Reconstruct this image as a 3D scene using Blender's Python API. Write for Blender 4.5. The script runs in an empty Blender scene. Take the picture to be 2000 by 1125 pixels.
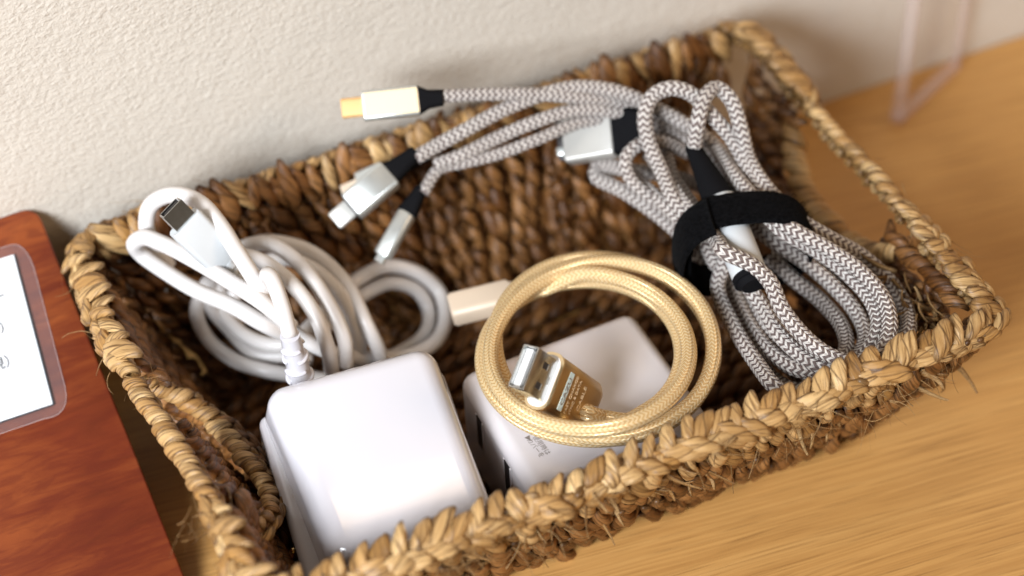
import bpy, bmesh, math, random
import numpy as np
from mathutils import Vector, Matrix
random.seed(7); rng = np.random.default_rng(7)
S = 0.001                                   # everything below is written in millimetres
SC = bpy.context.scene; COL = SC.collection
V = Vector

# ------------------------------------------------------------------ camera
yaw, pitch, roll = 0.382353, 0.788148, -0.0571729
CAM = V((-150.12, -365.29, 455.79)); FPX = 3700.0
cf = V((math.sin(yaw)*math.cos(pitch), math.cos(yaw)*math.cos(pitch), -math.sin(pitch)))
r0 = V((math.cos(yaw), -math.sin(yaw), 0)); u0 = r0.cross(cf)
cr = math.cos(roll)*r0 + math.sin(roll)*u0
cu = -math.sin(roll)*r0 + math.cos(roll)*u0
cd = bpy.data.cameras.new('camera'); cam = bpy.data.objects.new('camera', cd); COL.objects.link(cam)
M = Matrix.Identity(4)
for i in range(3):
    M[i][0] = cr[i]; M[i][1] = cu[i]; M[i][2] = -cf[i]; M[i][3] = CAM[i]*S
cam.matrix_world = M
cd.sensor_width = 36; cd.lens = FPX/2000*36; cd.clip_start = 0.01; cd.clip_end = 50
cd.dof.use_dof = True; cd.dof.focus_distance = 0.536; cd.dof.aperture_fstop = 5.0
SC.camera = cam
SC.view_settings.view_transform = 'Standard'; SC.view_settings.look = 'None'
SC.view_settings.exposure = 0.16; SC.view_settings.gamma = 1.0

# ------------------------------------------------------------------ light: a cool window high on the left, a dim warm room
w = bpy.data.worlds.new('World'); SC.world = w; w.use_nodes = True
w.node_tree.nodes['Background'].inputs[0].default_value = (1.0, 0.82, 0.64, 1)
w.node_tree.nodes['Background'].inputs[1].default_value = 0.09
def area(name, loc, target, sx, sy, power, col):
    l = bpy.data.lights.new(name, 'AREA'); l.shape = 'RECTANGLE'; l.size = sx; l.size_y = sy
    l.energy = power; l.color = col
    o = bpy.data.objects.new(name, l); COL.objects.link(o); o.location = loc
    o.rotation_euler = (V(target)-V(loc)).to_track_quat('-Z', 'Y').to_euler()
    return o
area('window_light', (-0.80, -0.62, 0.66), (-0.06, 0.06, 0.05), 0.42, 0.42, 4.1, (0.89, 0.94, 1.0)).data.spread = math.radians(70)
area('room_light', (0.9, -0.75, 0.75), (0.05, 0, 0), 0.5, 0.5, 5.4, (1.0, 0.69, 0.42))
area('cool_reflection_light', (0.12, 0.148, 1.3), (0.12, 0.147, 0.0), 0.5, 0.075, 0.75, (0.74, 0.82, 1.0))  # added unseen panel, gives the charger top its cool reflection
area('cool_reflection_light', (0.0, 0.36, 1.3), (0.0, 0.35, 0.0), 0.45, 0.26, 2.6, (0.80, 0.86, 1.0))  # second added cool panel, shaped for the same reflection
area('warm_reflection_light', (0.165, 0.21, 1.3), (0.165, 0.209, 0.0), 0.17, 0.06, 0.24, (1.0, 0.70, 0.38))  # warm panel added overhead to tint the charger's reflection
area('warm_reflection_light', (0.10, 0.055, 1.3), (0.10, 0.054, 0.0), 0.42, 0.10, 0.5, (1.0, 0.72, 0.45))  # another added warm panel, for the edges of that reflection

# ------------------------------------------------------------------ pixel <-> place helpers (real heights)
def ray(px, py): return cf*FPX + cr*(px-1000) - cu*(py-562.5)
def at(px, py, z):
    d = ray(px, py); return CAM + d*((z-CAM.z)/d.z)
def at_plane(px, py, p, n):
    d = ray(px, py); return CAM + d*((p-CAM).dot(n)/d.dot(n))
def cv(dx, dy, dt): return (cr*dx - cu*dy - cf*dt)        # image right, image down, towards viewer

# ------------------------------------------------------------------ materials
def newmat(name):
    m = bpy.data.materials.new(name); m.use_nodes = True
    nt = m.node_tree; b = nt.nodes['Principled BSDF']; return m, nt, b
def N(nt, t, **k):
    n = nt.nodes.new(t)
    for a, v in k.items():
        if a in n.inputs.keys() if hasattr(n.inputs, 'keys') else False: n.inputs[a].default_value = v
        else: setattr(n, a, v)
    return n
def math_(nt, op, a, b=None, c=None):
    n = nt.nodes.new('ShaderNodeMath'); n.operation = op
    for i, x in enumerate((a, b, c)):
        if x is None: continue
        if hasattr(x, 'links') or isinstance(x, bpy.types.NodeSocket): nt.links.new(x, n.inputs[i])
        else: n.inputs[i].default_value = x
    return n.outputs[0]
def ramp(nt, fac, stops):
    n = nt.nodes.new('ShaderNodeValToRGB'); e = n.color_ramp.elements
    while len(e) < len(stops): e.new(0.5)
    for i, (p, c) in enumerate(stops):
        e[i].position = p; e[i].color = (*c, 1)
    nt.links.new(fac, n.inputs[0]); return n.outputs[0]
def noise(nt, vec, scale, detail=3, rough=0.5, dist=0.0):
    n = nt.nodes.new('ShaderNodeTexNoise'); n.inputs['Scale'].default_value = scale
    n.inputs['Detail'].default_value = detail; n.inputs['Roughness'].default_value = rough
    n.inputs['Distortion'].default_value = dist
    if vec is not None: nt.links.new(vec, n.inputs['Vector'])
    return n.outputs['Fac']
def mapping(nt, vec, sc=(1, 1, 1), rot=(0, 0, 0), loc=(0, 0, 0)):
    n = nt.nodes.new('ShaderNodeMapping'); n.inputs['Scale'].default_value = sc
    n.inputs['Rotation'].default_value = rot; n.inputs['Location'].default_value = loc
    nt.links.new(vec, n.inputs['Vector']); return n.outputs[0]
def bump(nt, b, h, strength, dist=0.001):
    n = nt.nodes.new('ShaderNodeBump'); n.inputs['Strength'].default_value = strength
    n.inputs['Distance'].default_value = dist; nt.links.new(h, n.inputs['Height'])
    nt.links.new(n.outputs[0], b.inputs['Normal']); return n
def mixc(nt, fac, a, b, mode='MIX'):
    n = nt.nodes.new('ShaderNodeMix'); n.data_type = 'RGBA'; n.blend_type = mode
    for i, x in ((0, fac), (6, a), (7, b)):
        if isinstance(x, bpy.types.NodeSocket): nt.links.new(x, n.inputs[i])
        else: n.inputs[i].default_value = x if i == 0 else (*x, 1)
    return n.outputs[2]
def geo_pos(nt): return nt.nodes.new('ShaderNodeNewGeometry').outputs['Position']

def plain(name, col, rough=0.4, metal=0.0, coat=0.0, noise_amt=0.06, nscale=60, bmp=0.05, sss=0.0):
    m, nt, b = newmat(name)
    p = geo_pos(nt); f = noise(nt, p, nscale, 4)
    c = mixc(nt, f, tuple(x*(1-noise_amt) for x in col), tuple(min(1, x*(1+noise_amt)) for x in col))
    nt.links.new(c, b.inputs['Base Color'])
    f2 = noise(nt, p, nscale*5, 3)
    rr = math_(nt, 'MULTIPLY_ADD', f2, 0.12, max(0.02, rough-0.06)); nt.links.new(rr, b.inputs['Roughness'])
    b.inputs['Metallic'].default_value = metal; b.inputs['Coat Weight'].default_value = coat
    if sss: b.inputs['Subsurface Weight'].default_value = sss; b.inputs['Subsurface Radius'].default_value = (.002, .0015, .001)
    if bmp: bump(nt, b, noise(nt, p, 1400, 3), bmp, 0.0002)
    return m

M_WHITE = plain('white_plastic', (0.60, 0.59, 0.63), 0.10, coat=0.8, noise_amt=0.02, bmp=0.02)
M_CUBEW = plain('dull_white_plastic', (0.66, 0.625, 0.64), 0.2, noise_amt=0.02, nscale=60, bmp=0.02)
M_CABLEW = plain('white_cable_jacket', (0.66, 0.63, 0.61), 0.32, noise_amt=0.05, bmp=0.04)
M_CONW = plain('white_connector_plastic', (0.52, 0.54, 0.55), 0.5, noise_amt=0.02, bmp=0.12)
M_STEEL = plain('steel', (0.62, 0.63, 0.62), 0.22, metal=1.0, noise_amt=0.12, nscale=300, bmp=0.05)
M_SILVER = plain('brushed_silver', (0.58, 0.60, 0.58), 0.36, metal=0.7, noise_amt=0.05, bmp=0.06)
M_SATIN = plain('satin_silver_paint', (0.48, 0.47, 0.44), 0.35, metal=0.35, noise_amt=0.04, bmp=0.05)
M_GOLD = plain('gold_anodised', (0.62, 0.43, 0.22), 0.34, metal=1.0, noise_amt=0.05, bmp=0.05)
M_GOLDFACE = plain('pale_gold_face', (0.88, 0.72, 0.44), 0.5, metal=0.3, noise_amt=0.03)
M_GOLDTIP = plain('gold_contact_shell', (0.80, 0.50, 0.22), 0.45, metal=0.4, noise_amt=0.05)
M_RIM = plain('pale_gold_rim', (0.85, 0.68, 0.42), 0.3, metal=1.0, noise_amt=0.02)
M_BLACK = plain('black_rubber', (0.005, 0.005, 0.006), 0.8, noise_amt=0.2); M_BLACK.node_tree.nodes['Principled BSDF'].inputs['Specular IOR Level'].default_value = 0.08
M_DARK = plain('dark_plastic', (0.02, 0.016, 0.016), 0.5)
M_INK = plain('ink', (0.03, 0.03, 0.035), 0.6, bmp=0)
M_GREYINK = plain('grey_ink', (0.22, 0.19, 0.17), 0.6, bmp=0)
M_PALEINK = plain('pale_gold_print', (0.85, 0.72, 0.50), 0.4, metal=0.3, bmp=0)
M_PILL = plain('silver_blue_badge', (0.62, 0.78, 0.80), 0.3, metal=0.2, bmp=0)
M_PAPER = plain('white_paper', (0.78, 0.80, 0.83), 0.55, noise_amt=0.01, bmp=0.02)
M_BEIGE = plain('beige_plastic', (0.62, 0.50, 0.38), 0.4, noise_amt=0.04)
M_INSUL = plain('insulator', (0.74, 0.72, 0.70), 0.4, noise_amt=0.03)
M_BRASS = plain('brass', (0.95, 0.68, 0.30), 0.2, metal=1.0)

def mat_strap():
    m, nt, b = newmat('black_loop_fabric'); p = geo_pos(nt)
    f = noise(nt, p, 900, 4, 0.7)
    nt.links.new(ramp(nt, f, [(0.35, (0.001, 0.001, 0.0012)), (0.75, (0.006, 0.006, 0.007))]), b.inputs['Base Color'])
    b.inputs['Roughness'].default_value = 0.95; b.inputs['Specular IOR Level'].default_value = 0.05
    b.inputs['Sheen Weight'].default_value = 0.01; b.inputs['Sheen Roughness'].default_value = 0.4
    bump(nt, b, f, 0.8, 0.0006); return m
M_STRAP = mat_strap()

def mat_braid(name, ca, cb, cols, period, chev, rough, metal, contrast_mix=1.0, dirt=0.1, bstr=0.6, spec=0.5):
    """woven sleeve; UV: x = 0..1 round the cable, y = millimetres along it"""
    m, nt, b = newmat(name)
    uv = nt.nodes.new('ShaderNodeUVMap').outputs[0]
    sep = nt.nodes.new('ShaderNodeSeparateXYZ'); nt.links.new(uv, sep.inputs[0])
    u, v = sep.outputs[0], sep.outputs[1]
    nz = noise(nt, uv, 0.6, 2)
    x = math_(nt, 'MULTIPLY', u, cols)
    tri = math_(nt, 'PINGPONG', x, 1.0)                        # 0..1..0 over two columns
    ph = math_(nt, 'ADD', math_(nt, 'DIVIDE', v, period), math_(nt, 'MULTIPLY', tri, chev))
    ph = math_(nt, 'ADD', ph, math_(nt, 'MULTIPLY', nz, 0.35))
    pp = math_(nt, 'PINGPONG', ph, 0.5)                        # 0..0.5
    mask = ramp(nt, math_(nt, 'MULTIPLY', pp, 2.0), [(0.38, (0, 0, 0)), (0.58, (1, 1, 1))])
    nz2 = noise(nt, mapping(nt, uv, (30, 2.0, 1)), 1.0, 3)
    c = mixc(nt, mask, ca, cb)
    d = mixc(nt, math_(nt, 'MULTIPLY', nz2, dirt*2), c, tuple(x*0.35 for x in ca), 'MIX')
    nt.links.new(d, b.inputs['Base Color'])
    b.inputs['Roughness'].default_value = rough; b.inputs['Metallic'].default_value = metal
    b.inputs['Specular IOR Level'].default_value = spec
    # relief: each strand a little roll, with a groove between columns
    st = math_(nt, 'SINE', math_(nt, 'MULTIPLY', ph, math.pi*4))
    gr = math_(nt, 'SINE', math_(nt, 'MULTIPLY', math_(nt, 'FRACT', x), math.pi))
    h = math_(nt, 'MULTIPLY_ADD', st, 0.35, math_(nt, 'POWER', gr, 0.5))
    bump(nt, b, h, bstr, 0.0004)
    return m
M_GREYBRAID = mat_braid('grey_white_braid', (0.76, 0.71, 0.66), (0.15, 0.105, 0.095), 12, 2.0, 0.62, 0.5, 0.0, bstr=1.0)
M_GOLDBRAID = mat_braid('gold_braid', (1.0, 0.80, 0.48), (0.80, 0.52, 0.22), 14, 1.4, 0.8, 0.22, 0.4, dirt=0.10, bstr=0.6)

def mat_grass(name, dark, mid, light, seed=0.0):
    m, nt, b = newmat(name)
    uv = nt.nodes.new('ShaderNodeUVMap').outputs[0]
    oi = nt.nodes.new('ShaderNodeObjectInfo').outputs['Random']
    at_ = nt.nodes.new('ShaderNodeAttribute'); at_.attribute_name = 'rnd'
    r = math_(nt, 'FRACT', math_(nt, 'ADD', oi, at_.outputs['Fac']))
    comb = nt.nodes.new('ShaderNodeCombineXYZ')
    nt.links.new(math_(nt, 'MULTIPLY', r, 91.0), comb.inputs[2]); nt.links.new(math_(nt, 'MULTIPLY', r, 37.0), comb.inputs[0])
    add = nt.nodes.new('ShaderNodeVectorMath'); add.operation = 'ADD'
    nt.links.new(mapping(nt, uv, (0.9, 15, 1)), add.inputs[0]); nt.links.new(comb.outputs[0], add.inputs[1])
    fib = noise(nt, add.outputs[0], 1.0, 4, 0.65, 0.3)
    add2 = nt.nodes.new('ShaderNodeVectorMath'); add2.operation = 'ADD'
    nt.links.new(mapping(nt, uv, (1.6, 3.2, 1)), add2.inputs[0]); nt.links.new(comb.outputs[0], add2.inputs[1])
    blot = noise(nt, add2.outputs[0], 1.0, 2)
    base = ramp(nt, r, [(0.0, mid), (0.3, light), (0.55, tuple((a+c)/2 for a, c in zip(mid, light))), (0.8, tuple(x*0.72 for x in mid)), (1.0, light)])
    c = mixc(nt, ramp(nt, fib, [(0.36, (0, 0, 0)), (0.54, (1, 1, 1))]), dark, base)
    c = mixc(nt, ramp(nt, blot, [(0.35, (1, 1, 1)), (0.62, (0, 0, 0))]), c, tuple(x*0.8 for x in mid))
    # fibres still readable over the blotches
    c = mixc(nt, 0.6, c, mixc(nt, ramp(nt, fib, [(0.34, (0, 0, 0)), (0.50, (1, 1, 1))]), dark, base), 'MIX')
    sp = nt.nodes.new('ShaderNodeSeparateXYZ'); nt.links.new(uv, sp.inputs[0])      # crevice shade painted dark into blade edges, ends darkened too
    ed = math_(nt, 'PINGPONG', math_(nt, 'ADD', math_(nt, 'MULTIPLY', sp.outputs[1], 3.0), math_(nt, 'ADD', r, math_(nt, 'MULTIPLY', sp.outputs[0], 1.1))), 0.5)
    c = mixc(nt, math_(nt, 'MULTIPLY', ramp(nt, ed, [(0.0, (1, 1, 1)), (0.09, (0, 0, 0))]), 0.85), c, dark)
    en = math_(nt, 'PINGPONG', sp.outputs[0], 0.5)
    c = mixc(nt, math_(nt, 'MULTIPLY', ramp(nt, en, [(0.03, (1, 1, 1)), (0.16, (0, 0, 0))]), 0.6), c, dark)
    nt.links.new(c, b.inputs['Base Color'])
    b.inputs['Roughness'].default_value = 0.42; b.inputs['Specular IOR Level'].default_value = 0.4
    bump(nt, b, fib, 0.7, 0.0006)
    return m
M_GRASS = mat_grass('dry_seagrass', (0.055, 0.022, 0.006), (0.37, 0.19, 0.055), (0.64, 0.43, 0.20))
M_GRASSIN = mat_grass('shaded_seagrass', (0.012, 0.004, 0.001), (0.13, 0.045, 0.008), (0.33, 0.155, 0.05))  # same seagrass, with the interior shade put into a darker colour

def mat_wood():
    m, nt, b = newmat('honey_oak'); p = geo_pos(nt)
    q = mapping(nt, p, (1, 1, 1), (0, 0, math.radians(7)))
    warp = noise(nt, mapping(nt, q, (6, 22, 6)), 1.0, 2)
    n0 = nt.nodes.new('ShaderNodeVectorMath'); n0.operation = 'ADD'
    cmb = nt.nodes.new('ShaderNodeCombineXYZ'); nt.links.new(math_(nt, 'MULTIPLY', warp, 0.008), cmb.inputs[1])
    nt.links.new(q, n0.inputs[0]); nt.links.new(cmb.outputs[0], n0.inputs[1])
    big = noise(nt, mapping(nt, n0.outputs[0], (5, 190, 5)), 1.0, 4, 0.6)
    fine = noise(nt, mapping(nt, n0.outputs[0], (14, 1100, 14)), 1.0, 4, 0.7)
    pore = noise(nt, mapping(nt, n0.outputs[0], (30, 1900, 30)), 1.0, 2, 0.5)
    c = ramp(nt, big, [(0.3, (0.53, 0.285, 0.090)), (0.5, (0.565, 0.31, 0.100)), (0.7, (0.60, 0.34, 0.115))])
    c = mixc(nt, math_(nt, 'MULTIPLY', ramp(nt, fine, [(0.42, (1, 1, 1)), (0.60, (0, 0, 0))]), 0.36), c, (0.27, 0.115, 0.028))
    c = mixc(nt, math_(nt, 'MULTIPLY', ramp(nt, pore, [(0.34, (1, 1, 1)), (0.42, (0, 0, 0))]), 0.5), c, (0.16, 0.07, 0.02))
    nt.links.new(c, b.inputs['Base Color'])
    nt.links.new(math_(nt, 'MULTIPLY_ADD', fine, 0.25, 0.28), b.inputs['Roughness'])
    b.inputs['Specular IOR Level'].default_value = 0.35
    bump(nt, b, fine, 0.25, 0.0003); return m
def mat_wall():
    m, nt, b = newmat('textured_wallpaper'); p = geo_pos(nt)
    q = mapping(nt, p, (1.0, 1.0, 1.45))
    a = noise(nt, q, 640, 3, 0.55, 0.6); bb = noise(nt, q, 130, 2)
    v = nt.nodes.new('ShaderNodeTexVoronoi'); v.inputs['Scale'].default_value = 560; v.feature = 'SMOOTH_F1'
    nt.links.new(q, v.inputs['Vector'])
    h = math_(nt, 'MULTIPLY_ADD', a, 0.9, math_(nt, 'MULTIPLY', bb, 0.6)); h = math_(nt, 'SUBTRACT', h, math_(nt, 'MULTIPLY', v.outputs['Distance'], 0.5))
    nt.links.new(mixc(nt, noise(nt, p, 25, 3), (0.53, 0.485, 0.42), (0.60, 0.55, 0.48)), b.inputs['Base Color'])
    b.inputs['Roughness'].default_value = 0.75; bump(nt, b, h, 0.45, 0.0013); return m
def mat_board():
    m, nt, b = newmat('red_brown_lacquer'); p = geo_pos(nt)
    q = mapping(nt, p, (14, 70, 70), (0, 0, math.radians(-38)))
    f = noise(nt, q, 1.0, 6, 0.62, 1.2); g = noise(nt, mapping(nt, p, (12, 12, 12)), 1.0, 3)
    s = noise(nt, mapping(nt, p, (60, 300, 300), (0, 0, math.radians(-38))), 1.0, 4, 0.6, 1.2)
    c = ramp(nt, math_(nt, 'MULTIPLY_ADD', g, 0.55, math_(nt, 'MULTIPLY', f, 0.5)),
             [(0.35, (0.075, 0.012, 0.005)), (0.5, (0.15, 0.026, 0.008)), (0.62, (0.24, 0.055, 0.014)), (0.78, (0.36, 0.11, 0.028))])
    c = mixc(nt, math_(nt, 'MULTIPLY', ramp(nt, s, [(0.40, (1, 1, 1)), (0.55, (0, 0, 0))]), 0.5), c, (0.11, 0.016, 0.007))
    nt.links.new(c, b.inputs['Base Color']); b.inputs['Roughness'].default_value = 0.42
    b.inputs['Specular IOR Level'].default_value = 0.3
    bump(nt, b, f, 0.25, 0.0012); return m
def mat_clear(name, col, fac_t, rough=0.08):
    m, nt, b = newmat(name); out = nt.nodes['Material Output']
    t = nt.nodes.new('ShaderNodeBsdfTransparent'); t.inputs[0].default_value = (*col, 1)
    b.inputs['Base Color'].default_value = (*col, 1); b.inputs['Roughness'].default_value = rough
    mx = nt.nodes.new('ShaderNodeMixShader'); mx.inputs[0].default_value = fac_t
    nt.links.new(b.outputs[0], mx.inputs[1]); nt.links.new(t.outputs[0], mx.inputs[2]); nt.links.new(mx.outputs[0], out.inputs[0])
    return m
M_WOOD, M_WALL, M_BOARD = mat_wood(), mat_wall(), mat_board()
M_FILM = mat_clear('laminate_film', (0.92, 0.88, 0.88), 0.955, 0.25)
M_ACRYL = mat_clear('clear_acrylic', (0.98, 0.97, 0.96), 0.96)
M_ACRYLE = mat_clear('acrylic_edge', (0.93, 0.88, 0.86), 0.86, 0.3)

# ------------------------------------------------------------------ object helpers
def tag(o, label=None, cat=None, group=None, kind=None):
    for k, v in (('label', label), ('category', cat), ('group', group), ('kind', kind)):
        if v: o[k] = v
    return o
def empty(name, p, label, cat):
    o = bpy.data.objects.new(name, None); COL.objects.link(o); o.location = V(p)*S
    o.empty_display_size = 0.01; return tag(o, label, cat)
def link(name, me, mat, parent=None):
    o = bpy.data.objects.new(name, me); COL.objects.link(o)
    if mat is not None and not me.materials: me.materials.append(mat)
    if parent is not None:
        o.parent = parent
        if parent.type == 'EMPTY': o.matrix_parent_inverse = Matrix.Translation(-parent.location)
    return o
def smooth(me, on=True):
    me.polygons.foreach_set('use_smooth', [on]*len(me.polygons)); me.update()
def from_arrays(name, verts, faces, uvs=None, sm=True, rnd=None):
    me = bpy.data.meshes.new(name); me.from_pydata([tuple(v) for v in verts], [], faces)
    if uvs is not None:
        l = me.uv_layers.new(name='UVMap'); l.data.foreach_set('uv', np.asarray(uvs, dtype=np.float32).ravel())
    if rnd is not None:
        a = me.attributes.new('rnd', 'FLOAT', 'POINT'); a.data.foreach_set('value', np.asarray(rnd, dtype=np.float32))
    smooth(me, sm); return me
def bm_mesh(name, bm, sm=True):
    me = bpy.data.meshes.new(name); bm.normal_update(); bm.to_mesh(me); bm.free(); smooth(me, sm); return me
def catmull(pts, step=1.2, closed=False):
    P = [V(p) for p in pts]; out = []
    n = len(P); segs = n if closed else n-1
    for i in range(segs):
        p0 = P[(i-1) % n] if closed or i > 0 else P[0]*2-P[1]
        p1 = P[i]; p2 = P[(i+1) % n]
        p3 = P[(i+2) % n] if closed or i+2 < n else p2*2-p1
        t0 = 0; t1 = t0+max(1e-6, (p1-p0).length)**.5; t2 = t1+max(1e-6, (p2-p1).length)**.5; t3 = t2+max(1e-6, (p3-p2).length)**.5
        k = max(2, int((p2-p1).length/step))
        for j in range(k):
            t = t1+(t2-t1)*j/k
            A1 = (t1-t)/(t1-t0)*p0+(t-t0)/(t1-t0)*p1; A2 = (t2-t)/(t2-t1)*p1+(t-t1)/(t2-t1)*p2; A3 = (t3-t)/(t3-t2)*p2+(t-t2)/(t3-t2)*p3
            B1 = (t2-t)/(t2-t0)*A1+(t-t0)/(t2-t0)*A2; B2 = (t3-t)/(t3-t1)*A2+(t-t1)/(t3-t1)*A3
            out.append((t2-t)/(t2-t1)*B1+(t-t1)/(t2-t1)*B2)
    if not closed: out.append(P[-1].copy())
    return out
def tube_arrays(path, rad, nu=16, closed=False, v0=0.0, twist=0.0):
    """returns verts, faces, uvs (per loop); rad float or f(i, n, s) -> (ra, rb) or r"""
    n = len(path); verts = []; s = v0; ss = []
    tan = []
    for i in range(n):
        a = path[(i-1) % n] if closed or i > 0 else path[i]; b = path[(i+1) % n] if closed or i < n-1 else path[i]
        tan.append((b-a).normalized())
    ref = V((0, 0, 1)) if abs(tan[0].z) < 0.9 else V((1, 0, 0))
    nrm = (ref-tan[0]*ref.dot(tan[0])).normalized()
    for i in range(n):
        if i: s += (path[i]-path[i-1]).length
        ss.append(s)
        nrm = (nrm-tan[i]*nrm.dot(tan[i])).normalized(); bi = tan[i].cross(nrm)
        r = rad(i, n, s) if callable(rad) else rad
        ra, rb = r if isinstance(r, tuple) else (r, r)
        tw = twist*s
        for k in range(nu):
            a = 2*math.pi*k/nu+tw; verts.append(path[i]+nrm*(ra*math.cos(a))+bi*(rb*math.sin(a)))
    faces = []; uvs = []
    m = n if closed else n-1
    if closed: ss.append(s+(path[0]-path[-1]).length)
    for i in range(m):
        for k in range(nu):
            a = i*nu+k; b = i*nu+(k+1) % nu; c = ((i+1) % n)*nu+(k+1) % nu; d = ((i+1) % n)*nu+k
            faces.append((a, b, c, d)); s1 = ss[i+1]
            uvs += [(k/nu, ss[i]), ((k+1)/nu, ss[i]), ((k+1)/nu, s1), (k/nu, s1)]
    if not closed:
        faces.append(tuple(range(nu-1, -1, -1))); uvs += [(0.5, ss[0])]*nu
        faces.append(tuple((n-1)*nu+k for k in range(nu))); uvs += [(0.5, ss[-1])]*nu
    return verts, faces, uvs
class Join:
    def __init__(self): self.v = []; self.f = []; self.u = []; self.r = []
    def add(self, v, f, u, r=0.0):
        o = len(self.v); self.v += [tuple(x) for x in v]; self.f += [tuple(i+o for i in q) for q in f]; self.u += list(u); self.r += [r]*len(v)
    def obj(self, name, mat, parent=None):
        v = (np.array(self.v)*S).tolist()
        return link(name, from_arrays(name, v, self.f, self.u, True, self.r), mat, parent)
def tube(name, pts, rad, mat, parent=None, nu=16, closed=False, step=1.2, spline=True, twist=0.0):
    path = catmull(pts, step, closed) if spline else [V(p) for p in pts]
    J = Join(); J.add(*tube_arrays(path, rad, nu, closed, 0, twist)); return J.obj(name, mat, parent)
def frame(o, ax, ay):
    """matrix (mm -> m): x along ax, y along ay (orthogonalised), z = x cross y, origin o"""
    x = V(ax).normalized(); y = (V(ay)-x*V(ay).dot(x)).normalized(); z = x.cross(y)
    return Matrix(((x.x*S, y.x*S, z.x*S, o[0]*S), (x.y*S, y.y*S, z.y*S, o[1]*S), (x.z*S, y.z*S, z.z*S, o[2]*S), (0, 0, 0, 1)))
def bx(bm, c, size, bevel=0.0, seg=3, verts_fn=None):
    t = bmesh.new(); bmesh.ops.create_cube(t, size=1.0)
    for v in t.verts: v.co = V((v.co.x*size[0]+c[0], v.co.y*size[1]+c[1], v.co.z*size[2]+c[2]))
    if verts_fn:
        for v in t.verts: v.co = V(verts_fn(v.co))
    if bevel > 0: bmesh.ops.bevel(t, geom=t.edges[:], offset=bevel, segments=seg, profile=0.5, affect='EDGES')
    me = bpy.data.meshes.new('t'); t.to_mesh(me); t.free(); bm.from_mesh(me); bpy.data.meshes.remove(me)
def shaped(name, mtx, mat, parent, boxes, sm=False):
    bm = bmesh.new()
    for b in boxes: bx(bm, *b[:2], **(b[2] if len(b) > 2 else {}))
    bmesh.ops.transform(bm, matrix=mtx, verts=bm.verts)
    if mtx.determinant() < 0: bmesh.ops.reverse_faces(bm, faces=bm.faces[:])
    me = bm_mesh(name, bm, True)
    try: me.set_sharp_from_angle(angle=math.radians(38))
    except Exception: pass
    return link(name, me, mat, parent)
def lathe(name, mtx, prof, mat, parent, n=28, sx=1.0, sy=1.0):
    """profile [(x along axis, radius)] round local x; sx, sy squash the section"""
    v = []; f = []
    for x, r in prof:
        for k in range(n):
            a = 2*math.pi*k/n; v.append(mtx @ V((x, r*sx*math.cos(a), r*sy*math.sin(a))))
    for i in range(len(prof)-1):
        for k in range(n): f.append((i*n+k, (i+1)*n+k, (i+1)*n+(k+1) % n, i*n+(k+1) % n))
    f.append(tuple(range(n))); f.append(tuple((len(prof)-1)*n+k for k in range(n-1, -1, -1)))
    me = from_arrays(name, v, f, None, True)
    try: me.set_sharp_from_angle(angle=math.radians(50))
    except Exception: pass
    return link(name, me, mat, parent)
def stadium(name, mtx, prof, mat, parent, n=10):
    """rounded-slot section: prof [(x, halfwidth y, halfthick z, corner r)] swept along local x"""
    v = []; f = []; m = 4*(n+1)
    for x, hy, hz, r in prof:
        r = min(r, hy*0.999, hz*0.999)
        for q, (sy, sz) in enumerate(((1, 1), (-1, 1), (-1, -1), (1, -1))):
            for k in range(n+1):
                a = math.pi/2*(q+k/n); v.append(mtx @ V((x, sy*(hy-r)+r*math.cos(a), sz*(hz-r)+r*math.sin(a))))
    for i in range(len(prof)-1):
        for k in range(m): f.append((i*m+k, (i+1)*m+k, (i+1)*m+(k+1) % m, i*m+(k+1) % m))
    f.append(tuple(range(m))); f.append(tuple((len(prof)-1)*m+k for k in range(m-1, -1, -1)))
    me = from_arrays(name, v, f, None, True)
    bm = bmesh.new(); bm.from_mesh(me); bmesh.ops.recalc_face_normals(bm, faces=bm.faces[:]); bm.to_mesh(me); bm.free()
    try: me.set_sharp_from_angle(angle=math.radians(40))
    except Exception: pass
    return link(name, me, mat, parent)
FONT = bpy.data.fonts.get('Bfont Regular')
def text(name, s, mtx, size, mat, parent, sx=1.0, depth=0.04, center=True, bold=0.0):
    c = bpy.data.curves.new(name, 'FONT'); c.body = s; c.size = size; c.extrude = depth
    c.align_x = 'CENTER' if center else 'RIGHT'; c.align_y = 'CENTER'; c.resolution_u = 3; c.offset = bold
    o = bpy.data.objects.new('tmp', c); COL.objects.link(o)
    dg = bpy.context.evaluated_depsgraph_get(); dg.update()
    me = bpy.data.meshes.new_from_object(o.evaluated_get(dg)); bpy.data.objects.remove(o)
    me.transform(mtx @ Matrix.Diagonal((sx, 1, 1, 1))); me.name = name; me.materials.clear(); me.update()
    return link(name, me, mat, parent)

# ------------------------------------------------------------------ setting: shelf and wall
bm = bmesh.new(); bx(bm, (300, -150, -9), (2600, 486, 18), bevel=1.5)
bmesh.ops.scale(bm, vec=(S, S, S), verts=bm.verts)
o = link('shelf', bm_mesh('shelf', bm, False), M_WOOD); tag(o, 'honey coloured oak shelf top with fine straight grain under the basket', kind='structure')
bm = bmesh.new(); bx(bm, (300, 103, 600), (2600, 20, 1300))
bmesh.ops.scale(bm, vec=(S, S, S), verts=bm.verts)
o = link('wall', bm_mesh('wall', bm, False), M_WALL); tag(o, 'off white textured wallpaper wall behind the basket', kind='structure')

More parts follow.
